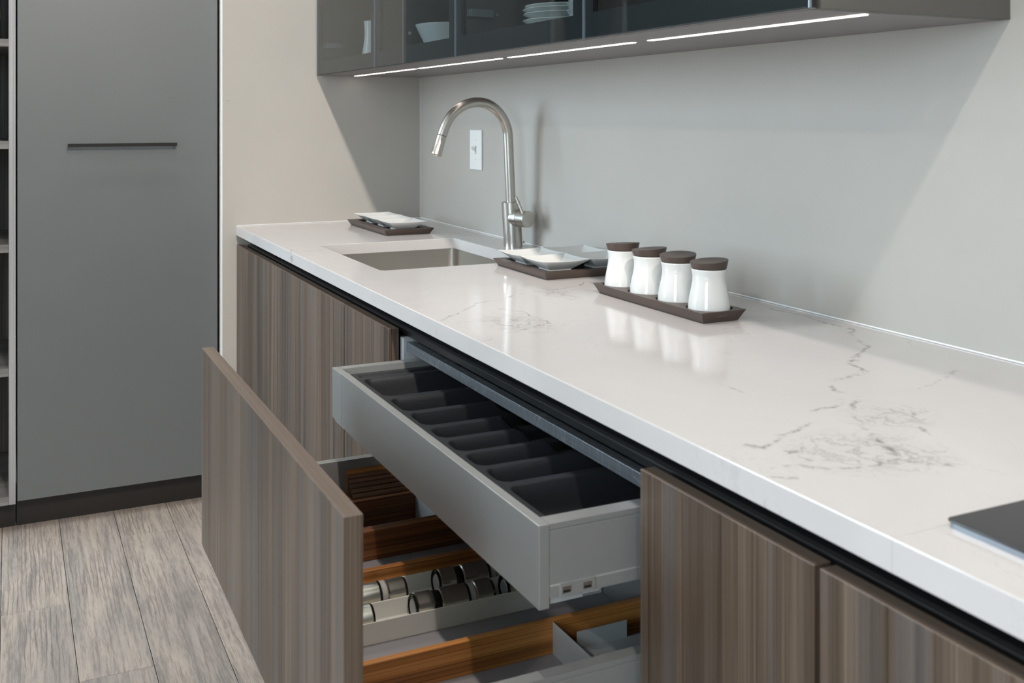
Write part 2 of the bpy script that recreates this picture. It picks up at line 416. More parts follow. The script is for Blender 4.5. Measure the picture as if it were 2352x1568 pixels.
for i, (a, b_, z0, z1) in enumerate(WIN):
    bm = bmesh.new(); t = 0.05; y0, y1 = FRONT - 0.09, FRONT - 0.03
    add_box(bm, a, b_, y0, y1, z0, z0 + t); add_box(bm, a, b_, y0, y1, z1 - t, z1)
    add_box(bm, a, a + t, y0, y1, z0 + t, z1 - t); add_box(bm, b_ - t, b_, y0, y1, z0 + t, z1 - t)
    w = struct('window_%d' % (i + 1), bm, 'white'); n = 2
    step = (b_ - a - 2 * t) / n
    for k in range(n):
        p0 = a + t + k * step
        obj('pane', box(p0 + 0.0005, p0 + step - 0.0005, FRONT - 0.066, FRONT - 0.060, z0 + t, z1 - t), 'clear', w)
        if k: obj('mullion', box(p0 - 0.02, p0 + 0.02, FRONT - 0.058, FRONT - 0.03, z0 + t, z1 - t), 'white', w)
    L = bpy.data.lights.new('window_portal', 'AREA'); L.shape = 'RECTANGLE'; L.size = b_ - a; L.size_y = z1 - z0; L.cycles.is_portal = True
    lo = bpy.data.objects.new('window_portal', L); COL.objects.link(lo); lo.location = ((a + b_) / 2, FRONT - 0.02, (z0 + z1) / 2); lo.rotation_euler = (pi / 2, 0, 0)

# floor: every plank is its own board
fl = struct('floor', box(XL, XR, FRONT, 0.0, -0.06, -0.012), 'asphalt')
PW = 0.1591; PL = 1.20; ysn = -0.8418
joint = {0: 0.51, -1: 0.111, -2: 0.9185, -3: 0.502}
j = 3
while True:
    y1 = ysn + PW * (j + 1); y0 = y1 - PW
    if y1 < FRONT: break
    if y0 > -0.02 or y1 > -0.40: j -= 1; continue           # nothing of the floor shows under the cabinets
    jx = joint.get(j, random.uniform(-0.4, 0.8)) if j <= 0 else random.uniform(-0.4, 0.8)
    x = jx - PL * math.ceil((jx - XL) / PL)
    while x < XR:
        a, b_ = max(x, XL), min(x + PL, XR)
        if b_ - a > 0.03:
            o = obj('plank', box(a + 0.0007, b_ - 0.0007, max(y0, FRONT) + 0.0007, y1 - 0.0007, -0.0115, 0.0), 'plank', fl, 0.0009)
        x += PL
    j -= 1

# ceiling downlights in a row over the worktop edge
def downlight(x, y, label, power, aim=None, size=150, col=(1.0, 0.90, 0.83)):
    t = thing('downlight', (x, y, CEIL), label, 'ceiling light', 'recessed downlights in the ceiling')
    bm = lathe([(0.062, 0.0), (0.062, -0.006), (0.046, -0.008), (0.046, 0.0)], (x, y, CEIL), 32, False, False)
    obj('trim_ring', bm, 'white', t, smooth=True)
    obj('lens', lathe([(0.045, -0.001), (0.045, -0.003)], (x, y, CEIL), 32), 'lamp', t)
    L = bpy.data.lights.new('downlight_lamp', 'SPOT'); L.energy = power; L.color = col
    L.spot_size = radians(size); L.spot_blend = 0.35; L.shadow_soft_size = 0.035
    lo = bpy.data.objects.new('downlight_lamp', L); COL.objects.link(lo); lo.parent = t; lo.location = (0, 0, -0.06)
    if aim: lo.rotation_euler = (Vector(aim) - Vector((x, y, CEIL - 0.06))).to_track_quat('-Z', 'Y').to_euler()
for x, p, q in ((0.3, 0.5, 'short end wall side of the sink'), (1.8, 0.7, 'pulled-out drawers'), (3.2, 0.95, 'hob')): downlight(x, -0.93, 'round recessed downlight in the ceiling above the ' + q, DOWNLIGHT_POWER * p)
downlight(3.9, -0.93, 'round recessed spotlight in the ceiling, turned towards the short end wall', SPOT_POWER, (-0.1, -0.55, 1.75), 60, (1.0, 0.93, 0.85))
for x, q in ((0.9, 'nearer the tall grey cabinet'), (3.9, 'farther from the tall grey cabinet')): downlight(x, -3.15, 'round recessed downlight in the ceiling row by the windows, ' + q, DOWNLIGHT_POWER)

# white sealant bead where the worktop meets the walls
bm = bmesh.new(); add_box(bm, XW, 3.6, -0.003, -0.0002, 0.9002, 0.9030); struct('trim_1', bm, 'caulk', bevel=0.001)
bm = bmesh.new(); add_box(bm, XW + 0.0002, XW + 0.003, -0.634, -0.0035, 0.9002, 0.9022); struct('trim_2', bm, 'caulk', bevel=0.001)
# metal corner bead and metal end bead of the short wall
bm = box(XW + 0.0003, XW + 0.0013, -0.0014, -0.0003, 0.906, 1.388); struct('trim_3', bm, 'caulk')
bm = box(XW - 0.024, XW + 0.0005, -0.6845, -0.6792, 0, CEIL); struct('trim_4', bm, 'white', bevel=0.001)
# small round paint blob / screw cap on the wall
tag(obj('screw_cap', lathe([(0.0035, 0.0), (0.0030, 0.002), (0.001, 0.0028)], (XW, -0.664, 1.31), 16, axis='x'), 'paint', smooth=True),
    'tiny round screw cap near the edge of the short cream wall', 'screw cap')

# ================================================================== TALL UNITS ON THE LEFT
XD = -0.065
t = thing('tall_cabinet', (-0.36, -0.98, 0), 'tall flat grey cabinet with a black bar handle beside the short wall', 'cabinet')
obj('body', box(-0.66, XD - 0.022, -1.2790, -0.6860, 0.093, 2.40), 'carcass', t)
d = obj('door', box(XD - 0.020, XD, -1.2775, -0.6875, 0.0935, 2.40), 'greydoor', t, 0.0012)
bm = box(XD + 0.022, XD + 0.030, -1.139, -0.8180, 1.1613, 1.1717)
for yy in (-1.135, -0.828): add_box(bm, XD, XD + 0.0225, yy, yy + 0.006, 1.1625, 1.1705)
obj('handle', bm, 'blackmetal', d, 0.0007)
obj('plinth', box(-0.20, -0.125, -1.2790, -0.6860, 0.0, 0.0925), 'toekick_gap_shade', t)

t = thing('open_shelf_unit', (-0.33, -1.45, 0), 'open shelf unit in grey-brown wood beside the tall grey cabinet', 'shelf unit')
SH = (0.0975, 0.4830, 0.8563, 1.1683, 1.4765, 1.80, 2.10)
obj('side_panel', box(-0.55, XD, -1.3012, -1.2825, 0.0860, 2.40), 'greywood', t, 0.0006)
obj('side_panel', box(-0.55, XD, -1.622, -1.6035, 0.0860, 2.40), 'greywood', t, 0.0006)
obj('back_panel', box(-0.56, -0.551, -1.622, -1.2825, 0.0860, 2.40), 'shelfwood', t)
for i, z in enumerate(SH):
    th = 0.0115 if i else 0.0115
    obj('shelf', box(-0.5505, XD - (0.004 if i else 0.0), -1.6030, -1.3017, z - th, z + th), 'shelfedge', t, 0.0006)
obj('top_panel', box(-0.5505, XD, -1.6030, -1.3017, 2.381, 2.40), 'greywood', t)
obj('plinth', box(-0.20, -0.125, -1.622, -1.2825, 0.0, 0.0855), 'toekick_gap_shade', t)

bm = lathe([(0.034, 0.0), (0.045, 0.03), (0.052, 0.08), (0.048, 0.13), (0.033, 0.18), (0.028, 0.20), (0.024, 0.20), (0.028, 0.17)], (-0.22, -1.375, SH[4] + 0.0117), 40)
tag(obj('vase', bm, 'taupeglaze', smooth=True), 'taupe glazed vase standing on the open wooden shelf unit', 'vase')

# ================================================================== BASE CABINETS
YF = -0.635; YB = -0.615; ZT = 0.840; ZD0 = 0.105
def carcass(parent, x0, x1, mat='lightcarcass', with_front=True):
    obj('side_panel', box(x0, x0 + 0.018, -0.612, -0.02, 0.10, 0.8235), mat, parent)
    obj('side_panel', box(x1 - 0.018, x1, -0.612, -0.02, 0.10, 0.8235), mat, parent)
    obj('base_panel', box(x0 + 0.018, x1 - 0.018, -0.612, -0.02, 0.10, 0.118), mat, parent)
    obj('back_panel', box(x0 + 0.018, x1 - 0.018, -0.030, -0.020, 0.118, 0.8235), mat, parent)
    obj('plinth', box(x0, x1, -0.575, -0.56, 0.0, 0.0995), 'toekick_gap_shade', parent)
def front(parent, name, x0, x1, z0=ZD0, z1=ZT):
    g = 0.0013
    bm = box(x0 + g, x1 - g, YF, YB, z0, z1)
    o = obj(name, bm, None, parent, 0.0008, mats=['veneer', 'veneer_edge'])
    for p in o.data.polygons:
        if abs(p.normal.z) > 0.9: p.material_index = 1
    return o
t = thing('sink_cabinet', (0.587, -0.32, 0), 'brown wood base cabinet with two doors under the sink', 'cabinet')
carcass(t, -0.014, 1.186, 'toekick_gap_shade'); front(t, 'door', -0.0185, 0.5930); front(t, 'door', 0.5926, 1.1843)  # closed carcasses are black to put shade into the gaps between doors
t = thing('narrow_cabinet', (1.338, -0.32, 0), 'narrow brown wood base cabinet between sink cabinet and pulled-out drawers', 'cabinet')
carcass(t, 1.187, 1.4895, 'toekick_gap_shade'); front(t, 'door', 1.1882, 1.4910)
t = thing('base_cabinet', (2.53, -0.32, 0), 'narrow brown wood base cabinet beside the pulled-out drawers, below the hob edge', 'cabinet')
carcass(t, 2.3860, 2.680, 'toekick_gap_shade'); front(t, 'door', 2.3840, 2.6795)
t = thing('hob_cabinet', (3.13, -0.32, 0), 'wide brown wood base cabinet under the black hob', 'cabinet')
carcass(t, 2.6810, 3.58, 'toekick_gap_shade'); front(t, 'door', 2.6838, 3.132); front(t, 'door', 3.132, 3.58)

# black recessed grip channel under the worktop
prof = [(-0.560, 0.8695), (-0.572, 0.8695), (-0.572, 0.848), (-0.578, 0.8415), (-0.596, 0.8395), (-0.6005, 0.8360), (-0.6005, 0.8245), (-0.575, 0.8245), (-0.560, 0.8245)]
bm = loft([[(x, y, z) for (y, z) in prof] for x in (XW + 0.004, 3.58)])
tag(obj('grip_channel', bm, 'black', bevel=0.0012), 'black metal grip channel running under the white worktop edge', 'grip channel')

# ---- drawer cabinet with two pulled-out drawers
dc = thing('drawer_cabinet', (1.9375, -0.32, 0), 'drawer cabinet with an inner cutlery drawer and a deep brown-fronted drawer pulled out', 'cabinet')
carcass(dc, 1.4907, 2.3850)
obj('cross_rail', box(1.5092, 2.3665, -0.606, -0.590, 0.7990, 0.8165), 'rail', dc, 0.0006)
# lower closed front below the deep drawer
o = front(dc, 'drawer_front', 1.4910, 2.3840, ZD0, 0.481)
# deep drawer: wood front with grey box
X0, X1 = 1.512, 2.364
YD = -0.9875
bm = box(1.4824, 2.3696, YD, YD + 0.0212, 0.4825, 0.8362)
pd = obj('deep_drawer', bm, None, dc, 0.0009, mats=['veneer', 'veneer_edge'])
for p in pd.data.polygons:
    if abs(p.normal.z) > 0.9: p.material_index = 1
pd['label'] = 'deep pulled-out drawer with a brown wood front and pale grey box'
def side_wall(name, xo, xi, y0, y1, z0, z1, parent, lip, rim=0.007):
    """steel drawer side: outer skin, folded rim, small groove line under the rim, proud foot"""
    s = 1 if xo > xi else -1
    bm = bmesh.new()
    pr = [(xi, z0), (xo, z0), (xo + s * 0.0014, z0), (xo + s * 0.0014, z0 + lip), (xo, z0 + lip + 0.0014), (xo, z1 - rim - 0.0012), (xo - s * 0.0012, z1 - rim - 0.0006), (xo - s * 0.0012, z1 - rim), (xo, z1 - rim + 0.0006), (xo, z1), (xi, z1)]
    pr = pr[1:] if False else pr
    seen = []
    for q in pr:
        if not seen or q != seen[-1]: seen.append(q)
    seen = [seen[0]] + seen[2:]
    loft([[(x, y, z) for (x, z) in seen] for y in (y0, y1)], bm=bm)
    return obj(name, bm, 'drawer', parent)
ZB = 0.505; ZR = 0.611
side_wall('side_wall', X1, 2.346, YD + 0.0215, -0.46, 0.4900, ZR, pd, 0.012)
side_wall('side_wall', X0, 1.530, YD + 0.0215, -0.46, 0.4900, ZR, pd, 0.012)
obj('base_panel', box(1.5305, 2.3455, YD + 0.0215, -0.46, 0.489, ZB), 'liner', pd)
obj('back_wall', box(1.512, 2.364, -0.4595, -0.445, 0.4900, ZR), 'drawer', pd)
# inner cutlery drawer
YI = -0.757
fr = obj('cutlery_drawer', box(1.5780, 2.3640, YI, YI + 0.0135, 0.6895, 0.7860), 'drawer', dc, 0.0008)
fr['label'] = 'shallow pale grey metal inner drawer, half pulled out'
bm = bmesh.new()
pf = [(1.5195, 0.6955), (1.5275, 0.6925), (1.5385, 0.6925), (1.5385, 0.6895), (1.5772, 0.6895), (1.5772, 0.7850), (1.5195, 0.7850)]
loft([[(x, y, z) for x, z in pf] for y in (YI, YI + 0.0135)], bm=bm)
obj('corner_cap', bm, 'drawer', fr, 0.0008)
side_wall('side_wall', 2.3640, 2.3405, YI + 0.0137, -0.26, 0.7010, 0.7860, fr, 0.0138)
side_wall('side_wall', 1.5195, 1.5400, YI + 0.0137, -0.26, 0.7010, 0.7850, fr, 0.0138)
obj('base_panel', box(1.5402, 2.3403, YI + 0.0137, -0.26, 0.7010, 0.713), 'liner', fr)
obj('back_wall', box(1.5200, 2.3635, -0.2598, -0.246, 0.7010, 0.770), 'drawer', fr)
bm = bmesh.new(); add_box(bm, 2.3645, 2.3668, -0.7310, -0.6845, 0.7008, 0.7168)
lk = obj('adjuster_cover', bm, 'drawer', fr, 0.0005)
for yy in (-0.7285, -0.7010):
    obj('adjuster_slot', box(2.3668, 2.3672, yy, yy + 0.0115, 0.7050, 0.7125), 'steel', lk)
    obj('adjuster_slot', box(2.3672, 2.3675, yy + 0.001, yy + 0.0105, 0.7055, 0.7082), 'black', lk)
bm = bmesh.new(); add_box(bm, 2.3455, 2.3615, -0.742, -0.6990, 0.6935, 0.7005); add_box(bm, 2.3455, 2.3615, -0.6990, -0.6760, 0.6965, 0.7005)
add_box(bm, 2.3480, 2.3600, -0.6760, -0.45, 0.6990, 0.7005)
obj('runner', bm, 'sheet', fr)

# cutlery tray: one moulded insert with nine wells
WELLS = [(1.5530, 1.5765, 0.012), (1.5870, 1.7180, 0.042), (1.7350, 1.8185, 0.042), (1.8305, 1.9050, 0.042), (1.9205, 1.9765, 0.042), (1.9895, 2.0455, 0.042), (2.0575, 2.1155, 0.042), (2.1265, 2.1865, 0.042), (2.2010, 2.3260, 0.042)]
def tray_height(x, y):
    zt = 0.7735
    best = 0.0
    sx, sy = (x - 1.975) / 0.215, (y + 0.470) / 0.125
    sc = max(0.0, 1 - (sx * sx + sy * sy)) ** 0.5
    z = zt - 0.024 * min(1.0, sc * 1.6)                     # finger scoop pressed across the dividers
    for (a, b_, dp) in WELLS:
        r = min(0.017, (b_ - a) * 0.36)
        qx = abs(x - (a + b_) / 2) - (b_ - a) / 2 + r; qy = abs(y + 0.500) - 0.221 + r
        d = min(max(qx, qy), 0) + math.hypot(max(qx, 0), max(qy, 0)) - r
        if d < 0:
            tt = min(1.0, -d / 0.013); tt = tt * tt * (3 - 2 * tt)
            z = min(z, zt - dp * tt)
    return z
bm = bmesh.new(); nx, ny = 420, 96; G = []
xs_ = [1.5412 + (2.3392 - 1.5412) * i / nx for i in range(nx + 1)]
ys_ = []
for k in range(ny + 1):
    tt = k / ny; ys_.append(-0.7425 + 0.477 * (tt ** 1.5))
for y in ys_: G.append([bm.verts.new((x, y, tray_height(x, y))) for x in xs_])
for a, b_ in zip(G, G[1:]):
    for i in range(nx): bm.faces.new((a[i], a[i + 1], b_[i + 1], b_[i]))
# skirt down to the drawer base
rim = [G[0][i] for i in range(nx + 1)] + [G[k][nx] for k in range(1, ny + 1)] + [G[ny][i] for i in range(nx - 1, -1, -1)] + [G[k][0] for k in range(ny - 1, 0, -1)]
low = [bm.verts.new((v.co.x, v.co.y, 0.7132)) for v in rim]
for i in range(len(rim)):
    k = (i + 1) % len(rim); bm.faces.new((rim[i], rim[k], low[k], low[i]))
tag(obj('cutlery_tray', bm, 'tray', smooth=True), 'empty dark plastic cutlery tray with long compartments in the inner drawer', 'cutlery tray')

# ---- inserts in the deep drawer
ZW = 0.553
def board(name, x0, x1, y0, y1, label, mat='walnut', z1=ZW):
    return tag(obj(name, box(x0, x1, y0, y1, ZB + 0.0002, z1), mat, bevel=0.0006), label, 'divider', 'wooden dividers in the deep drawer')
YIN = YD + 0.0215
board('drawer_divider', 2.1250, 2.1365, YIN + 0.0005, -0.4605, 'orange wood divider board touching two bent metal plates in the deep drawer', z1=0.5505)
board('drawer_divider', 1.8655, 1.8790, YIN + 0.0005, -0.4605, 'orange wood divider board right behind the spice mill tray')
board('drawer_divider', 1.7120, 1.7225, YIN + 0.0005, -0.4605, 'dark brown divider board with a second one pressed against it, knife block side', 'mahogany', 0.5545)
board('drawer_divider', 1.7235, 1.7340, YIN + 0.0005, -0.4605, 'dark brown divider board with a second one pressed against it, spice mill side', 'mahogany', 0.5545)
board('drawer_divider', 1.5785, 1.5900, YIN + 0.0005, -0.617, 'dark brown divider board right beside the knife block', 'mahogany')
board('drawer_divider', 1.5305, 1.5780, -0.7415, -0.7345, 'short wood divider board across the front end of the knife block', 'mahogany')
# knife block: five slats with slots between them, top falling towards the middle of the drawer
kb = thing('knife_block', (1.555, -0.62, ZB), 'slotted wooden knife block in the far corner of the deep drawer', 'knife block')
def ztop(x): return 0.5935 - (x - 1.5315) * 0.86
nS = 6; xa, xb = 1.5312, 1.5778; stp = (xb - xa) / nS
for k in range(nS):
    a = xa + k * stp + 0.0003; b_ = xa + (k + 1) * stp - 0.0017
    q = [(a, ZB + 0.0003), (b_, ZB + 0.0003), (b_, ztop(b_)), (a, ztop(a))]
    obj('slat', loft([[(x, y, z) for x, z in q] for y in (-0.7335, -0.475)]), 'walnut' if k == 0 else 'blockwood', kb, 0.0004)
obj('core', box(xa + 0.0005, xb - 0.002, -0.730, -0.478, ZB + 0.0003, 0.535), 'blockwood', kb)
# bent sheet metal plates
def sheet(name, boxes, label):
    bm = bmesh.new()
    for b_ in boxes: add_box(bm, *b_)
    return tag(obj(name, bm, 'sheet', bevel=0.0004), label, 'metal divider', 'sheet metal dividers in the deep drawer')
sheet('metal_divider', [(2.1370, 2.3452, -0.6190, -0.6175, ZB + 0.0002, 0.5495)], 'slim pale metal plate standing across from the orange wood board to the drawer side')
sheet('metal_divider', [(2.1790, 2.1805, -0.6040, -0.5250, ZB + 0.0002, 0.5515), (2.1805, 2.3452, -0.6040, -0.4650, 0.5270, 0.5285), (2.3437, 2.3452, -0.6040, -0.4650, ZB + 0.0002, 0.5270)], 'bent pale metal bracket with a raised flat shelf beside the orange wood board')
sheet('metal_divider', [(1.5905, 1.7115, -0.6180, -0.6165, ZB + 0.0002, 0.5520)], 'pale metal plate between the two dark brown divider boards')

# spice mill tray with two troughs and mills
st = thing('spice_tray', (1.9445, -0.71, ZB), 'cream spice mill tray with two troughs in the deep drawer', 'tray')
ty0, ty1, z0, z1 = YIN + 0.001, -0.4615, ZB + 0.0003, 0.5362
bm = bmesh.new(); x0, xm, x1 = 1.8800, 1.9445, 2.0045; w = 0.0022
troughs = []
pr = [(x0, z0), (x1, z0), (x1, z1), (x1 - w, z1), (x1 - w - 0.003, 0.512), (x1 - w - 0.008, 0.5085), (xm + w + 0.008, 0.5085), (xm + w + 0.003, 0.512), (xm + w * 0.6, z1 - 0.001), (xm - w * 0.6, z1 - 0.001), (xm - w - 0.003, 0.512), (xm - w - 0.008, 0.5085), (x0 + w + 0.008, 0.5085), (x0 + w + 0.003, 0.512), (x0 + w, z1), (x0, z1)]
loft([[(x, y, z) for x, z in pr] for y in (ty0, ty1)], bm=bm)
obj('trough', bm, 'spicetray', st, 0.0004)
def mill(x, y0, label):
    r = 0.0205; c = (x, y0, 0.5090 + r)
    t = thing('spice_mill', (x, y0 + 0.063, 0.5090), label, 'spice mill', 'spice mills lying in the cream tray')
    def seg(nm, mat, y_a, y_b, rr, ch=0.0015):
        obj(nm, lathe([(rr - ch, y_a), (rr, y_a + ch), (rr, y_b - ch), (rr - ch, y_b)], c, 40, axis='y'), mat, t, smooth=True)
    seg('cap', 'chrome', 0.003, 0.029, r); seg('window', 'darkglass', 0.029, 0.040, r - 0.0016)
    seg('body', 'chrome', 0.041, 0.084, r); seg('collar', 'darkglass', 0.0842, 0.0862, r + 0.0003, 0.0004)
    seg('window', 'salt', 0.0864, 0.096, r - 0.0016); seg('cap', 'chrome', 0.0965, 0.124, r)
    obj('cap_ring', lathe([(r - 0.0008, 0.0), (r - 0.0008, 0.0031), (r - 0.004, 0.0031), (r - 0.004, 0.0)], c, 40, axis='y', cap0=False, cap1=False), 'darkglass', t, smooth=True)
    obj('grinder', lathe([(r - 0.0075, 0.0012), (r - 0.0085, 0.0001), (0.004, 0.0001)], c, 24, axis='y'), 'sheet', t, smooth=True)
    obj('end_ring', lathe([(r - 0.001, 0.1242), (r - 0.002, 0.127)], c, 40, axis='y'), 'darkglass', t, smooth=True)
mill(1.9745, -0.7660, 'steel spice mill in the trough next to the metal brackets, at the drawer middle')
mill(1.9745, -0.9550, 'steel spice mill in the trough next to the metal brackets, against the drawer front')
mill(1.9745, -0.6180, 'steel spice mill in the trough next to the metal brackets, under the inner drawer')
mill(1.9125, -0.7050, 'steel spice mill in the trough next to the wood divider, at the drawer middle')
mill(1.9125, -0.8830, 'steel spice mill in the trough next to the wood divider, against the drawer front')

# ================================================================== WORKTOP, SINK
wt = thing('worktop', (1.8, -0.318, 0.87), 'long white quartz worktop with fine grey veins and a sink cut-out', 'worktop')
ZC0, ZC1 = 0.870, 0.900; YW0, YW1 = -0.637, -0.0005
sx0, sx1, sy0, sy1, sr = 0.603, 1.133, -0.5315, -0.1300, 0.016
def slab_with_hole(xa, xb):
    bm = bmesh.new(); sg = 6
    inner = rrect(sx0, sx1, sy0, sy1, sr, 0, sg)
    hole = {}
    for z in (ZC0, ZC1):
        V = [bm.verts.new((p[0], p[1], z)) for p in inner]
        o = [bm.verts.new((x, y, z)) for x, y in ((xb, YW1), (xa, YW1), (xa, YW0), (xb, YW0))]
        m_ = len(V) // 4
        for k in range(4):
            arc = V[k * m_:(k + 1) * m_]
            nxt = V[((k + 1) * m_) % len(V)]
            for a, b_ in zip(arc, arc[1:]): bm.faces.new((o[k], a, b_))
            bm.faces.new((o[k], arc[-1], nxt, o[(k + 1) % 4]))
        hole[z] = (V, o)
    (V0, o0), (V1, o1) = hole[ZC0], hole[ZC1]
    for i in range(len(V0)):
        k = (i + 1) % len(V0); bm.faces.new((V0[i], V0[k], V1[k], V1[i]))
    for i in range(4):
        k = (i + 1) % 4; bm.faces.new((o0[i], o0[k], o1[k], o1[i]))
    return bm
obj('slab', slab_with_hole(XW + 0.0006, 3.60), 'quartz', wt, 0.0014)
bm = bmesh.new(); add_box(bm, 2.7733, 2.7740, YW0 + 0.0012, YW1 - 0.02, ZC1 - 0.001, ZC1 + 0.00006); add_box(bm, 2.7733, 2.7740, YW0 - 0.00006, YW0 + 0.001, ZC0 + 0.001, ZC1 - 0.0012)
obj('joint', bm, 'joint', wt)

sk = thing('sink', (0.868, -0.33, 0.69), 'undermounted brushed steel sink basin below the worktop cut-out', 'sink')
g = 0.003; rings = []
for (ins, z, r) in ((-0.018, 0.8697, 0.03), (g * -1, 0.8697, 0.022), (g * -1, 0.8680, 0.022), (0.0, 0.72, 0.022), (0.006, 0.700, 0.022), (0.022, 0.6925, 0.02), (0.15, 0.690, 0.02)):
    rings.append(rrect(sx0 + ins, sx1 - ins, sy0 + ins, sy1 - ins, r, z, 6))
obj('basin', loft(rings, True, False, True), 'steel', sk, smooth=True)
obj('drain', lathe([(0.0, 0.0), (0.03, 0.0), (0.043, 0.002), (0.045, 0.0)], (0.868, -0.33, 0.6905), 32, False, False), 'chrome', sk, smooth=True)

# ================================================================== FAUCET
fx = 0.860
fa = thing('faucet', (0.862, -0.064, 0.90), 'brushed nickel high-arc pull-down faucet with side knob behind the sink', 'faucet')
obj('body', tube([(0.862, -0.0635, 0.9002), (0.862, -0.0638, 0.906), (0.861, -0.0665, 0.960), (0.860, -0.0697, 1.0215), (0.860, -0.0698, 1.0228)], [0.0256, 0.0256, 0.0256, 0.0256, 0.0245], 48), 'steel', fa, smooth=True)
pts = [(-0.0697, 1.018), (-0.0747, 1.1226), (-0.0781, 1.1982), (-0.0821, 1.2223), (-0.0938, 1.2495), (-0.1153, 1.2735), (-0.1417, 1.2878), (-0.1678, 1.2918), (-0.1938, 1.2885), (-0.2195, 1.2780), (-0.2418, 1.2598), (-0.2561, 1.2400), (-0.2656, 1.2202), (-0.2715, 1.2040)]
sp = spline([(fx, y, z) for y, z in pts], 8)
obj('spout', tube(sp, 0.0136, 32), 'steel', fa, smooth=True)
hd = Vector((fx, -0.2719, 1.2030)); dr = (Vector((fx, -0.2890, 1.1500)) - hd).normalized()
ln = 0.052
h = obj('spray_head', tube([hd, hd + dr * 0.0008, hd + dr * (ln - 0.008), hd + dr * (ln - 0.0065), hd + dr * ln, hd + dr * (ln + 0.0012)], [0.0130, 0.0138, 0.0143, 0.0150, 0.0150, 0.0140], 40), 'steel', fa, smooth=True)
obj('spray_seam', tube([hd - dr * 0.0012, hd], 0.0131, 40), 'black', fa, smooth=True)
obj('spray_face', tube([hd + dr * (ln + 0.0012), hd + dr * (ln + 0.0035), hd + dr * (ln + 0.0045)], [0.0115, 0.0105, 0.008], 32), 'chrome', h, smooth=True)
kdir = Vector((0.974, 0.225, 0.0)); k0 = Vector((0.861, -0.0672, 0.9795))
obj('knob_socket', tube([k0, k0 + kdir * 0.030, k0 + kdir * 0.036], [0.0232, 0.0232, 0.0222], 40), 'steel', fa, smooth=True)
kn = obj('knob', tube([k0 + kdir * 0.0368, k0 + kdir * 0.0375, k0 + kdir * 0.0690, k0 + kdir * 0.0700], [0.0212, 0.0222, 0.0224, 0.0216], 48), 'steel', fa, smooth=True)
obj('lever', tube([(0.9265, -0.0655, 0.9930), (0.915, -0.0705, 1.0165), (0.905, -0.0755, 1.0375), (0.9042, -0.0758, 1.0392)], [0.0036, 0.0036, 0.0037, 0.0022], 20), 'steel', kn, smooth=True)
obj('set_screw', lathe([(0.0025, 0.0), (0.0025, 0.0035), (0.0012, 0.0042)], (0.862 + 0.010, -0.0635 + 0.0255, 0.912), 12, axis='y'), 'steel', fa, smooth=True)

# ================================================================== LIGHT SWITCH
sw = thing('light_switch', (0.4735, -0.003, 1.091), 'narrow white light switch plate on the grey wall behind the faucet', 'light switch')
SX0, SX1, SZ0, SZ1 = 0.4310, 0.5190, 1.0905, 1.2135
pl = obj('plate', box(SX0, SX1, -0.0062, -0.0003, SZ0, SZ1), 'white', sw, 0.002)
SXC, SZC = (SX0 + SX1) / 2, (SZ0 + SZ1) / 2
obj('toggle_slot', box(SXC - 0.0055, SXC + 0.0055, -0.0066, -0.0061, SZC - 0.012, SZC + 0.012), 'blackmetal', pl)
obj('toggle_rim', box(SXC - 0.0042, SXC + 0.0042, -0.0075, -0.0066, SZC - 0.011, SZC + 0.011), 'white', pl)
bm = loft([[(SXC + a * 0.004, -0.0075, SZC + b_ * 0.0062) for a, b_ in ((-1, -1), (1, -1), (1, 1), (-1, 1))], [(SXC + a * 0.0032, -0.0205, SZC + 0.0080 + b_ * 0.0042) for a, b_ in ((-1, -1), (1, -1), (1, 1), (-1, 1))]])
obj('toggle', bm, 'white', pl, 0.0008)
for zz in (SZC - 0.030, SZC + 0.030):
    obj('plate_screw', lathe([(0.0032, 0.0), (0.0030, -0.0010), (0.001, -0.0014)], (SXC, -0.0062, zz), 16, axis='y'), 'white', pl, smooth=True)

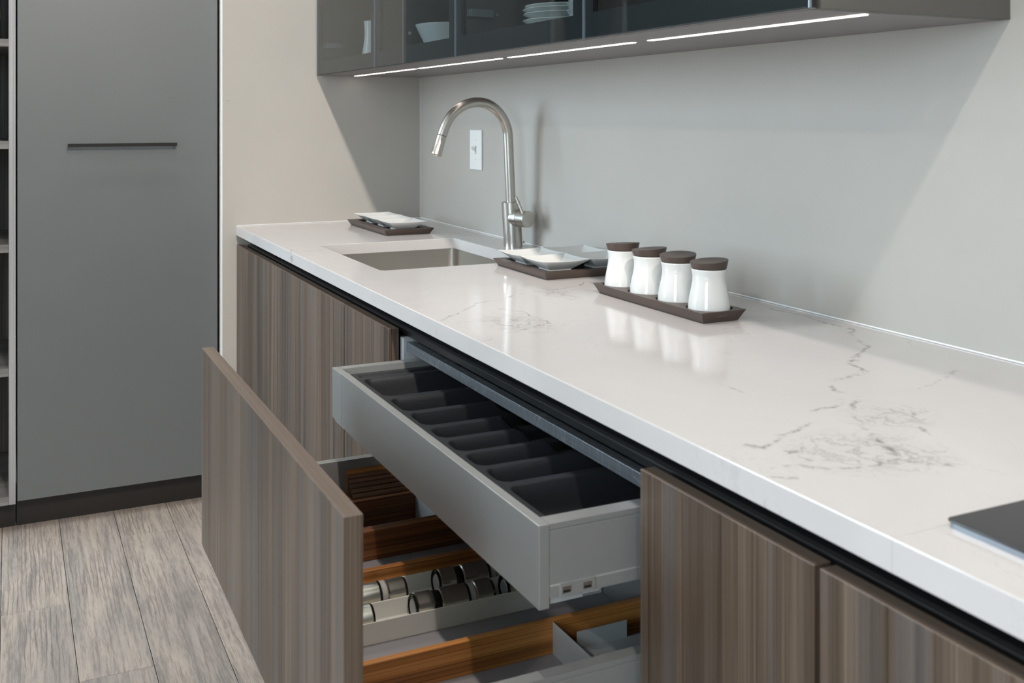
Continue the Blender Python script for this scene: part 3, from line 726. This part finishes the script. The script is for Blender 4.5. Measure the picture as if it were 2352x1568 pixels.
# ================================================================== TRAYS, DISHES, JARS ON THE WORKTOP
def flared_tray(name, bx0, bx1, by0, by1, ztop_, fl, label, recess=None, holes=None):
    z0 = 0.9003
    t = thing(name, ((bx0 + bx1) / 2, (by0 + by1) / 2, z0), label, 'serving tray')
    def R(d, z): return [(bx0 - d, by0 - d, z), (bx1 + d, by0 - d, z), (bx1 + d, by1 + d, z), (bx0 - d, by1 + d, z)]
    if recess:
        m_ = recess; bm = loft([R(0, z0), R(fl, ztop_), R(fl - m_, ztop_), R(fl - m_ - 0.003, ztop_ - 0.006)], True, True, True)
        obj('board', bm, 'espresso', t, 0.0005)
    if holes:
        bm = bmesh.new(); xa, xb, ya, yb = bx0 - fl, bx1 + fl, by0 - fl, by1 + fl
        cells = [xa] + [(p[0] + q[0]) / 2 for p, q in zip(holes, holes[1:])] + [xb]
        seg = 32; Zb = ztop_ - 0.010
        for k, (cx, cy, r) in enumerate(holes):
            ca, cb = cells[k], cells[k + 1]
            sq = []; cc = []
            for i in range(seg):
                a = 2 * pi * i / seg; dx, dy = cos(a), sin(a)
                tt = min(((cb - cx) / dx if dx > 1e-6 else (ca - cx) / dx if dx < -1e-6 else 9), ((yb - cy) / dy if dy > 1e-6 else (ya - cy) / dy if dy < -1e-6 else 9))
                sq.append((cx + dx * tt, cy + dy * tt, ztop_)); cc.append((cx + r * dx, cy + r * dy))
            cor = []
            for (qx, qy) in ((cb, yb), (ca, yb), (ca, ya), (cb, ya)):
                an = math.atan2(qy - cy, qx - cx) % (2 * pi); cor.append((an, qx, qy))
            So = [bm.verts.new(p) for p in sq]; T = [bm.verts.new((p[0], p[1], ztop_)) for p in cc]
            Bv = [bm.verts.new((p[0], p[1], Zb)) for p in cc]
            for i in range(seg):
                n_ = (i + 1) % seg; a0 = 2 * pi * i / seg; a1 = 2 * pi * (i + 1) / seg
                f = [So[i]]
                for (an, qx, qy) in cor:
                    if a0 + 1e-5 < an < a1 - 1e-5: f.append(bm.verts.new((qx, qy, ztop_)))
                bm.faces.new(f + [So[n_], T[n_], T[i]])
                bm.faces.new((T[i], T[n_], Bv[n_], Bv[i]))
            bm.faces.new(Bv)
        lo = [bm.verts.new(p) for p in R(0, z0)]; hi = [bm.verts.new(p) for p in R(fl, ztop_)]
        for i in range(4):
            k = (i + 1) % 4; bm.faces.new((lo[i], lo[k], hi[k], hi[i]))
        bm.faces.new(lo[::-1])
        obj('board', bm, 'espresso', t)
    return t
flared_tray('serving_tray', 0.1070, 0.4650, -0.2895, -0.1525, 0.9178, 0.0110, 'dark brown tray under the three-part white dish in the wall corner', recess=0.026)
flared_tray('serving_tray', 1.1745, 1.4225, -0.2540, -0.0245, 0.9172, 0.0100, 'dark brown square tray under four white dishes beside the sink', recess=0.022)
JX = [1.6450, 1.7400, 1.8350, 1.9290]; JY = -0.2000; ZTR = 0.9200
flared_tray('serving_tray', 1.6180, 1.9620, -0.2365, -0.1640, ZTR, 0.0103, 'long dark brown tray holding four lidded white jars', holes=[(x, JY, 0.0405) for x in JX])

def dish_bm(cx, cy, half_x, half_y, zb, zt, base=0.46, foot=0.0035, sag=0.0022, bm=None):
    """square dish: raised corners, straight flared sides, flat base on a foot"""
    n = 8
    def ring(kx, ky, z, sg=0.0):
        out = []
        cs = [(1, 1), (-1, 1), (-1, -1), (1, -1)]
        for i in range(4):
            a, b_ = cs[i], cs[(i + 1) % 4]
            for k in range(n):
                tt = k / n; px = a[0] + (b_[0] - a[0]) * tt; py = a[1] + (b_[1] - a[1]) * tt
                s = 1 - (2 * tt - 1) ** 2
                out.append((cx + px * half_x * kx, cy + py * half_y * ky, z - sg * s))
        return out
    bx = lambda f: f
    rings = [ring(base * 0.90, base * 0.90, zb), ring(base, base, zb), ring(base, base, zb + foot), ring(0.985, 0.985, zt - 0.0016, sag), ring(1.0, 1.0, zt - 0.0006, sag), ring(0.985, 0.985, zt, sag), ring(0.955, 0.955, zt - 0.0016, sag), ring(base * 0.98, base * 0.98, zb + foot + 0.0022)]
    return loft(rings, True, True, True, bm)
# long dish with three hollows
t = thing('dish', (0.294, -0.2175, 0.9118), 'long white porcelain dish of three joined squares on the corner tray', 'dish')
dx = 0.1185
for k in range(3):
    cx = 0.1465 + dx * (k + 0.5) - 0.029
    obj('hollow', dish_bm(cx, -0.2235, 0.0592, 0.0600, 0.9120, 0.9395, sag=0.0015), 'porcelain', t, smooth=True)
for (cx, cy, lb) in ((1.2415, -0.2010, 'white square dish at the faucet side of the four-dish tray'), (1.3600, -0.2010, 'white square dish on the four-dish tray, at the corner towards the worktop edge and jars'),
                     (1.2415, -0.0835, 'white square dish nearest the grey wall and faucet on the four-dish tray'), (1.3600, -0.0835, 'white square dish between the grey wall and the jars on the four-dish tray')):
    tag(obj('dish', dish_bm(cx, cy, 0.0585, 0.0580, 0.9114, 0.9390), 'porcelain', smooth=True), lb, 'dish')

# waisted jars with wooden lids
def jar_profile(s=1.0):
    ctrl = [(0.0372, 0.0), (0.0366, 0.010), (0.0345, 0.026), (0.0312, 0.042), (0.0292, 0.054), (0.0287, 0.061), (0.0293, 0.068), (0.0308, 0.0755)]
    sp_ = spline([(r, h, 0) for r, h in ctrl], 5); return [(p.x * s, p.y * s) for p in sp_]
def make_jar(x, label):
    zb = ZTR - 0.0098
    t = thing('jar', (x, JY, zb), label, 'jar', 'lidded jars on the long tray')
    pr = jar_profile()
    prof = [(0.030, 0.0006), (0.0355, 0.0)] + [(r, h + 0.001) for r, h in pr] + [(0.0305, 0.0775), (0.0295, 0.0779), (0.0280, 0.0770), (0.0270, 0.070)]
    obj('pot', lathe(prof, (x, JY, zb), 64, True, True), 'porcelain', t, smooth=True)
    obj('lid_plug', lathe([(0.0258, 0.070), (0.0258, 0.0796)], (x, JY, zb), 40), 'espresso', t)
    bm = bmesh.new(); seg = 64; rings = []
    for (r, h, tilt) in ((0.0300, 0.0792, 0), (0.0305, 0.0790, 0), (0.0334, 0.0905, 1), (0.0334, 0.0912, 1), (0.0326, 0.0914, 1)):
        rings.append([(x + r * cos(2 * pi * i / seg), JY + r * sin(2 * pi * i / seg), zb + h + tilt * 0.0028 * cos(2 * pi * i / seg)) for i in range(seg)])
    cen = bm.verts.new((x, JY, zb + 0.0896))
    R_ = [[bm.verts.new(p) for p in r] for r in rings]
    R_.append([bm.verts.new((x + 0.020 * cos(2 * pi * i / seg), JY + 0.020 * sin(2 * pi * i / seg), zb + 0.0902 + 0.0014 * cos(2 * pi * i / seg))) for i in range(seg)])
    for a, b_ in zip(R_, R_[1:]):
        for i in range(seg): bm.faces.new((a[i], a[(i + 1) % seg], b_[(i + 1) % seg], b_[i]))
    for i in range(seg): bm.faces.new((R_[-1][i], R_[-1][(i + 1) % seg], cen))
    bm.faces.new(R_[0][::-1])
    obj('lid', bm, 'espresso', t, smooth=True)
    return t
jl = ['white waisted jar with dark wooden lid, first in the row beside the dish tray', 'white waisted jar with dark wooden lid, second in the row from the dish tray',
      'white waisted jar with dark wooden lid, third in the row from the dish tray', 'white waisted jar with dark wooden lid, last in the row, towards the hob']
j0 = make_jar(JX[0], jl[0])
for k in range(1, 4):
    jj = dup(j0, (JX[k], JY, ZTR - 0.0098), 0.0, jl[k])
    for ch in jj.children:
        if ch.name.startswith('lid') and 'plug' not in ch.name: ch.rotation_euler = (0, 0, (2.6, 0.6, 2.0, 1.4)[k])

# ================================================================== HOB
hb = thing('hob', (3.05, -0.31, 0.9), 'black glass hob with a steel edge let into the white worktop', 'hob')
obj('glass', loft([rrect(2.7745, 3.36, -0.5765, -0.0650, 0.006, z, 5) for z in (0.9050, 0.9072)]), 'cooktop', hb, 0.0006)
obj('steel_edge', loft([rrect(2.7758, 3.3587, -0.5752, -0.0663, 0.006, z, 5) for z in (0.9001, 0.9049)]), 'alu', hb)

# ================================================================== WALL CABINETS
UX = [-0.0062, 0.6031, 1.1932, 1.7908, 2.3779]
YG = -0.3730; ZU0, ZU1 = 1.392, 2.10
ul = ['smoked glass wall cabinet against the short wall, holding a white carafe', 'smoked glass wall cabinet holding a white bowl, above the faucet', 'smoked glass wall cabinet holding a stack of white plates', 'smoked glass wall cabinet at the open end of the row, with a bare side panel']
led_x = [(0.006, 0.586), (0.6125, 1.1720), (1.2080, 1.7600), (1.8035, 2.3480)]
for k in range(4):
    a, b_ = UX[k], UX[k + 1]
    if k == 0: a = XW + 0.0005
    t = thing('wall_cabinet', ((a + b_) / 2, -0.18, ZU0), ul[k], 'cabinet', 'smoked glass wall cabinets in one row')
    g = 0.0006; last = (k == 3)
    obj('side_panel', box(a + g, a + 0.018, -0.3535, -0.0006, ZU0 + 0.0185, ZU1), 'carcass', t)
    obj('side_panel', box(b_ - 0.018, b_ - g, -0.3535, -0.0006, (ZU0 if last else ZU0 + 0.0185), ZU1), 'taupe' if last else 'carcass', t, 0.0006)
    obj('back_panel', box(a + 0.018, b_ - 0.018, -0.010, -0.0006, ZU0 + 0.0185, ZU1 - 0.018), 'carcass', t)
    bz = ZU0
    xr = b_ - (0.0185 if last else g)
    lx0, lx1 = led_x[k]; ly0, ly1 = -0.2510, -0.2370
    # bottom panel with a groove for the strip light
    bm = bmesh.new()
    add_box(bm, a + g, xr, -0.3535, ly0, bz, bz + 0.018); add_box(bm, a + g, xr, ly1, -0.0006, bz, bz + 0.018)
    add_box(bm, a + g, lx0, ly0, ly1, bz, bz + 0.018); add_box(bm, lx1, xr, ly0, ly1, bz, bz + 0.018)
    add_box(bm, lx0, lx1, ly0, ly1, bz + 0.012, bz + 0.018)
    bp = obj('bottom_panel', bm, 'under', t)
    obj('top_panel', box(a + 0.018, b_ - 0.018, -0.3535, -0.0006, ZU1 - 0.018, ZU1), 'carcass', t)
    ls = obj('strip_light', box(lx0 + 0.006, lx1 - 0.006, ly0 + 0.001, ly1 - 0.001, bz - 0.0012, bz + 0.0118), 'led', t)
    for (e0, e1) in ((lx0, lx0 + 0.0058), (lx1 - 0.0058, lx1)): obj('end_cap', box(e0, e1, ly0 + 0.001, ly1 - 0.001, bz + 0.001, bz + 0.0118), 'alu', ls)
    # glass door: sheet of smoked glass in front of a dark profile frame
    da, db = UX[k] + 0.0015, UX[k + 1] - 0.0015
    fr = bmesh.new(); wf = 0.045; fy0, fy1 = YG + 0.0046, YG + 0.0125
    z0, z1 = ZU0 + 0.0003, ZU1
    add_box(fr, da, da + wf * 0.55, fy0, fy1, z0, z1); add_box(fr, db - wf, db, fy0, fy1, z0, z1)
    add_box(fr, da + wf * 0.55, db - wf, fy0, fy1, z0, z0 + 0.0455); add_box(fr, da + wf * 0.55, db - wf, fy0, fy1, z1 - 0.0455, z1)
    add_box(fr, da + 0.0013, db - 0.0013, YG, YG + 0.0044, z0, z0 + 0.0013)
    fo = obj('door_frame', fr, 'frame', t)
    obj('bottom_bounce_strip', box(da, db, fy0, fy1, z0 - 0.0008, z0 - 0.0001), 'under', fo)  # pale strip added: counter bounce light painted on the dark frame's lower face
    obj('pane', box(da + 0.0014, db - 0.0014, YG, YG + 0.0042, z0 + 0.0014, z1), 'smoked', fo)
    for e0 in (da, db - 0.0013): obj('edge_strip', box(e0, e0 + 0.0013, YG, YG + 0.0044, z0, z1), 'alu', fo)
    # lift fitting on the inside of the left side panel
    if k in (0, 2):
        hx = a + 0.0182
        bm = box(hx, hx + 0.010, -0.345, -0.288, 1.4828, 1.5008); add_box(bm, hx, hx + 0.006, -0.3525, -0.345, 1.4838, 1.4998)
        add_box(bm, hx + 0.010, hx + 0.0112, -0.343, -0.294, 1.4835, 1.4855)
        obj('lift_fitting', bm, 'alu', t, 0.0008)
    if k in (1, 2):
        hx = a + 0.0182
        obj('cam_bolt', lathe([(0.005, 0.0), (0.0045, 0.002), (0.002, 0.002), (0.002, 0.0008)], (hx, -0.275, 1.4915), 20, axis='x'), 'chrome', t, smooth=True)
ZI = ZU0 + 0.0182
# carafe, bowl, plates and cups behind the glass
bm = lathe([(0.034, 0.0), (0.0385, 0.002), (0.036, 0.025), (0.0305, 0.058), (0.0262, 0.085), (0.0245, 0.108), (0.0250, 0.126), (0.0272, 0.150), (0.0262, 0.150), (0.0235, 0.126), (0.022, 0.10)], (0.208, -0.250, ZI), 48)
tag(obj('carafe', bm, 'porcelain', smooth=True), 'white waisted carafe behind smoked glass next to the short wall', 'carafe')
bm = lathe([(0.050, 0.0), (0.058, 0.0), (0.061, 0.004), (0.1025, 0.0895), (0.1042, 0.0925), (0.1030, 0.0935), (0.1005, 0.0915), (0.060, 0.008)], (0.777, -0.205, ZI), 64)
tag(obj('bowl', bm, 'porcelain', smooth=True), 'large white flared bowl behind smoked glass above the faucet', 'bowl')
pz = ZI
bm = lathe([(0.050, 0.0), (0.056, 0.0), (0.058, 0.003), (0.0980, 0.0200), (0.1015, 0.0225), (0.1005, 0.0236), (0.096, 0.0222), (0.057, 0.0060)], (1.402, -0.190, pz), 64)
p0 = tag(obj('plate', bm, 'porcelain', smooth=True), 'round white plate in the stack behind smoked glass', 'plate', 'plates stacked in the wall cabinet')
PLN = ['bottom round white plate of the plate stack behind smoked glass', 'second round white plate from the bottom of the stack behind smoked glass', 'third round white plate from the bottom of the stack behind smoked glass', 'fourth round white plate from the top of the stack behind smoked glass', 'third round white plate from the top of the stack behind smoked glass', 'second round white plate from the top of the stack behind smoked glass', 'topmost, slightly smaller round white plate of the stack behind smoked glass']
p0['label'] = PLN[0]
rim = (0, 0.009, 0.018, 0.0300, 0.0440, 0.0540, 0.0622)
for k in range(1, 7):
    c = p0.copy(); COL.objects.link(c); c['label'] = PLN[k]; c.location = (1.402 + (0.0, 0.004, 0.0, 0.0, 0.003, 0.0, -0.003)[k], -0.190, pz + rim[k]); c.scale = (1, 1, 1) if k != 6 else (0.94, 0.94, 1)
bm = lathe([(0.030, 0.0), (0.034, 0.0), (0.036, 0.003), (0.0535, 0.0320), (0.0550, 0.0340), (0.0540, 0.0348), (0.0520, 0.0330), (0.035, 0.006)], (1.6800, -0.285, ZI), 48)
b0 = tag(obj('small_bowl', bm, 'porcelain', smooth=True), 'small white bowl stacked beside the plates behind smoked glass', 'bowl', 'small bowls stacked beside the plates')
BLN = ['%s small white bowl of the bowl stack beside the plates behind smoked glass' % q for q in ('bottom', 'second lowest', 'middle', 'second highest', 'topmost')]
b0['label'] = BLN[0]
for k in range(1, 5):
    c = b0.copy(); COL.objects.link(c); c['label'] = BLN[k]; c.location = (1.6800, -0.285, ZI + 0.013 * k)
bm = lathe([(0.022, 0.0), (0.026, 0.0), (0.0285, 0.004), (0.0300, 0.030), (0.0300, 0.064), (0.0285, 0.064), (0.027, 0.030), (0.024, 0.006)], (2.130, -0.270, ZI), 40)
tag(obj('cup', bm, 'porcelain', smooth=True), 'small white cup behind smoked glass, standing in for a reflection at the open end of the wall cabinets', 'cup')  # cup put in to stand for a reflection in the pane
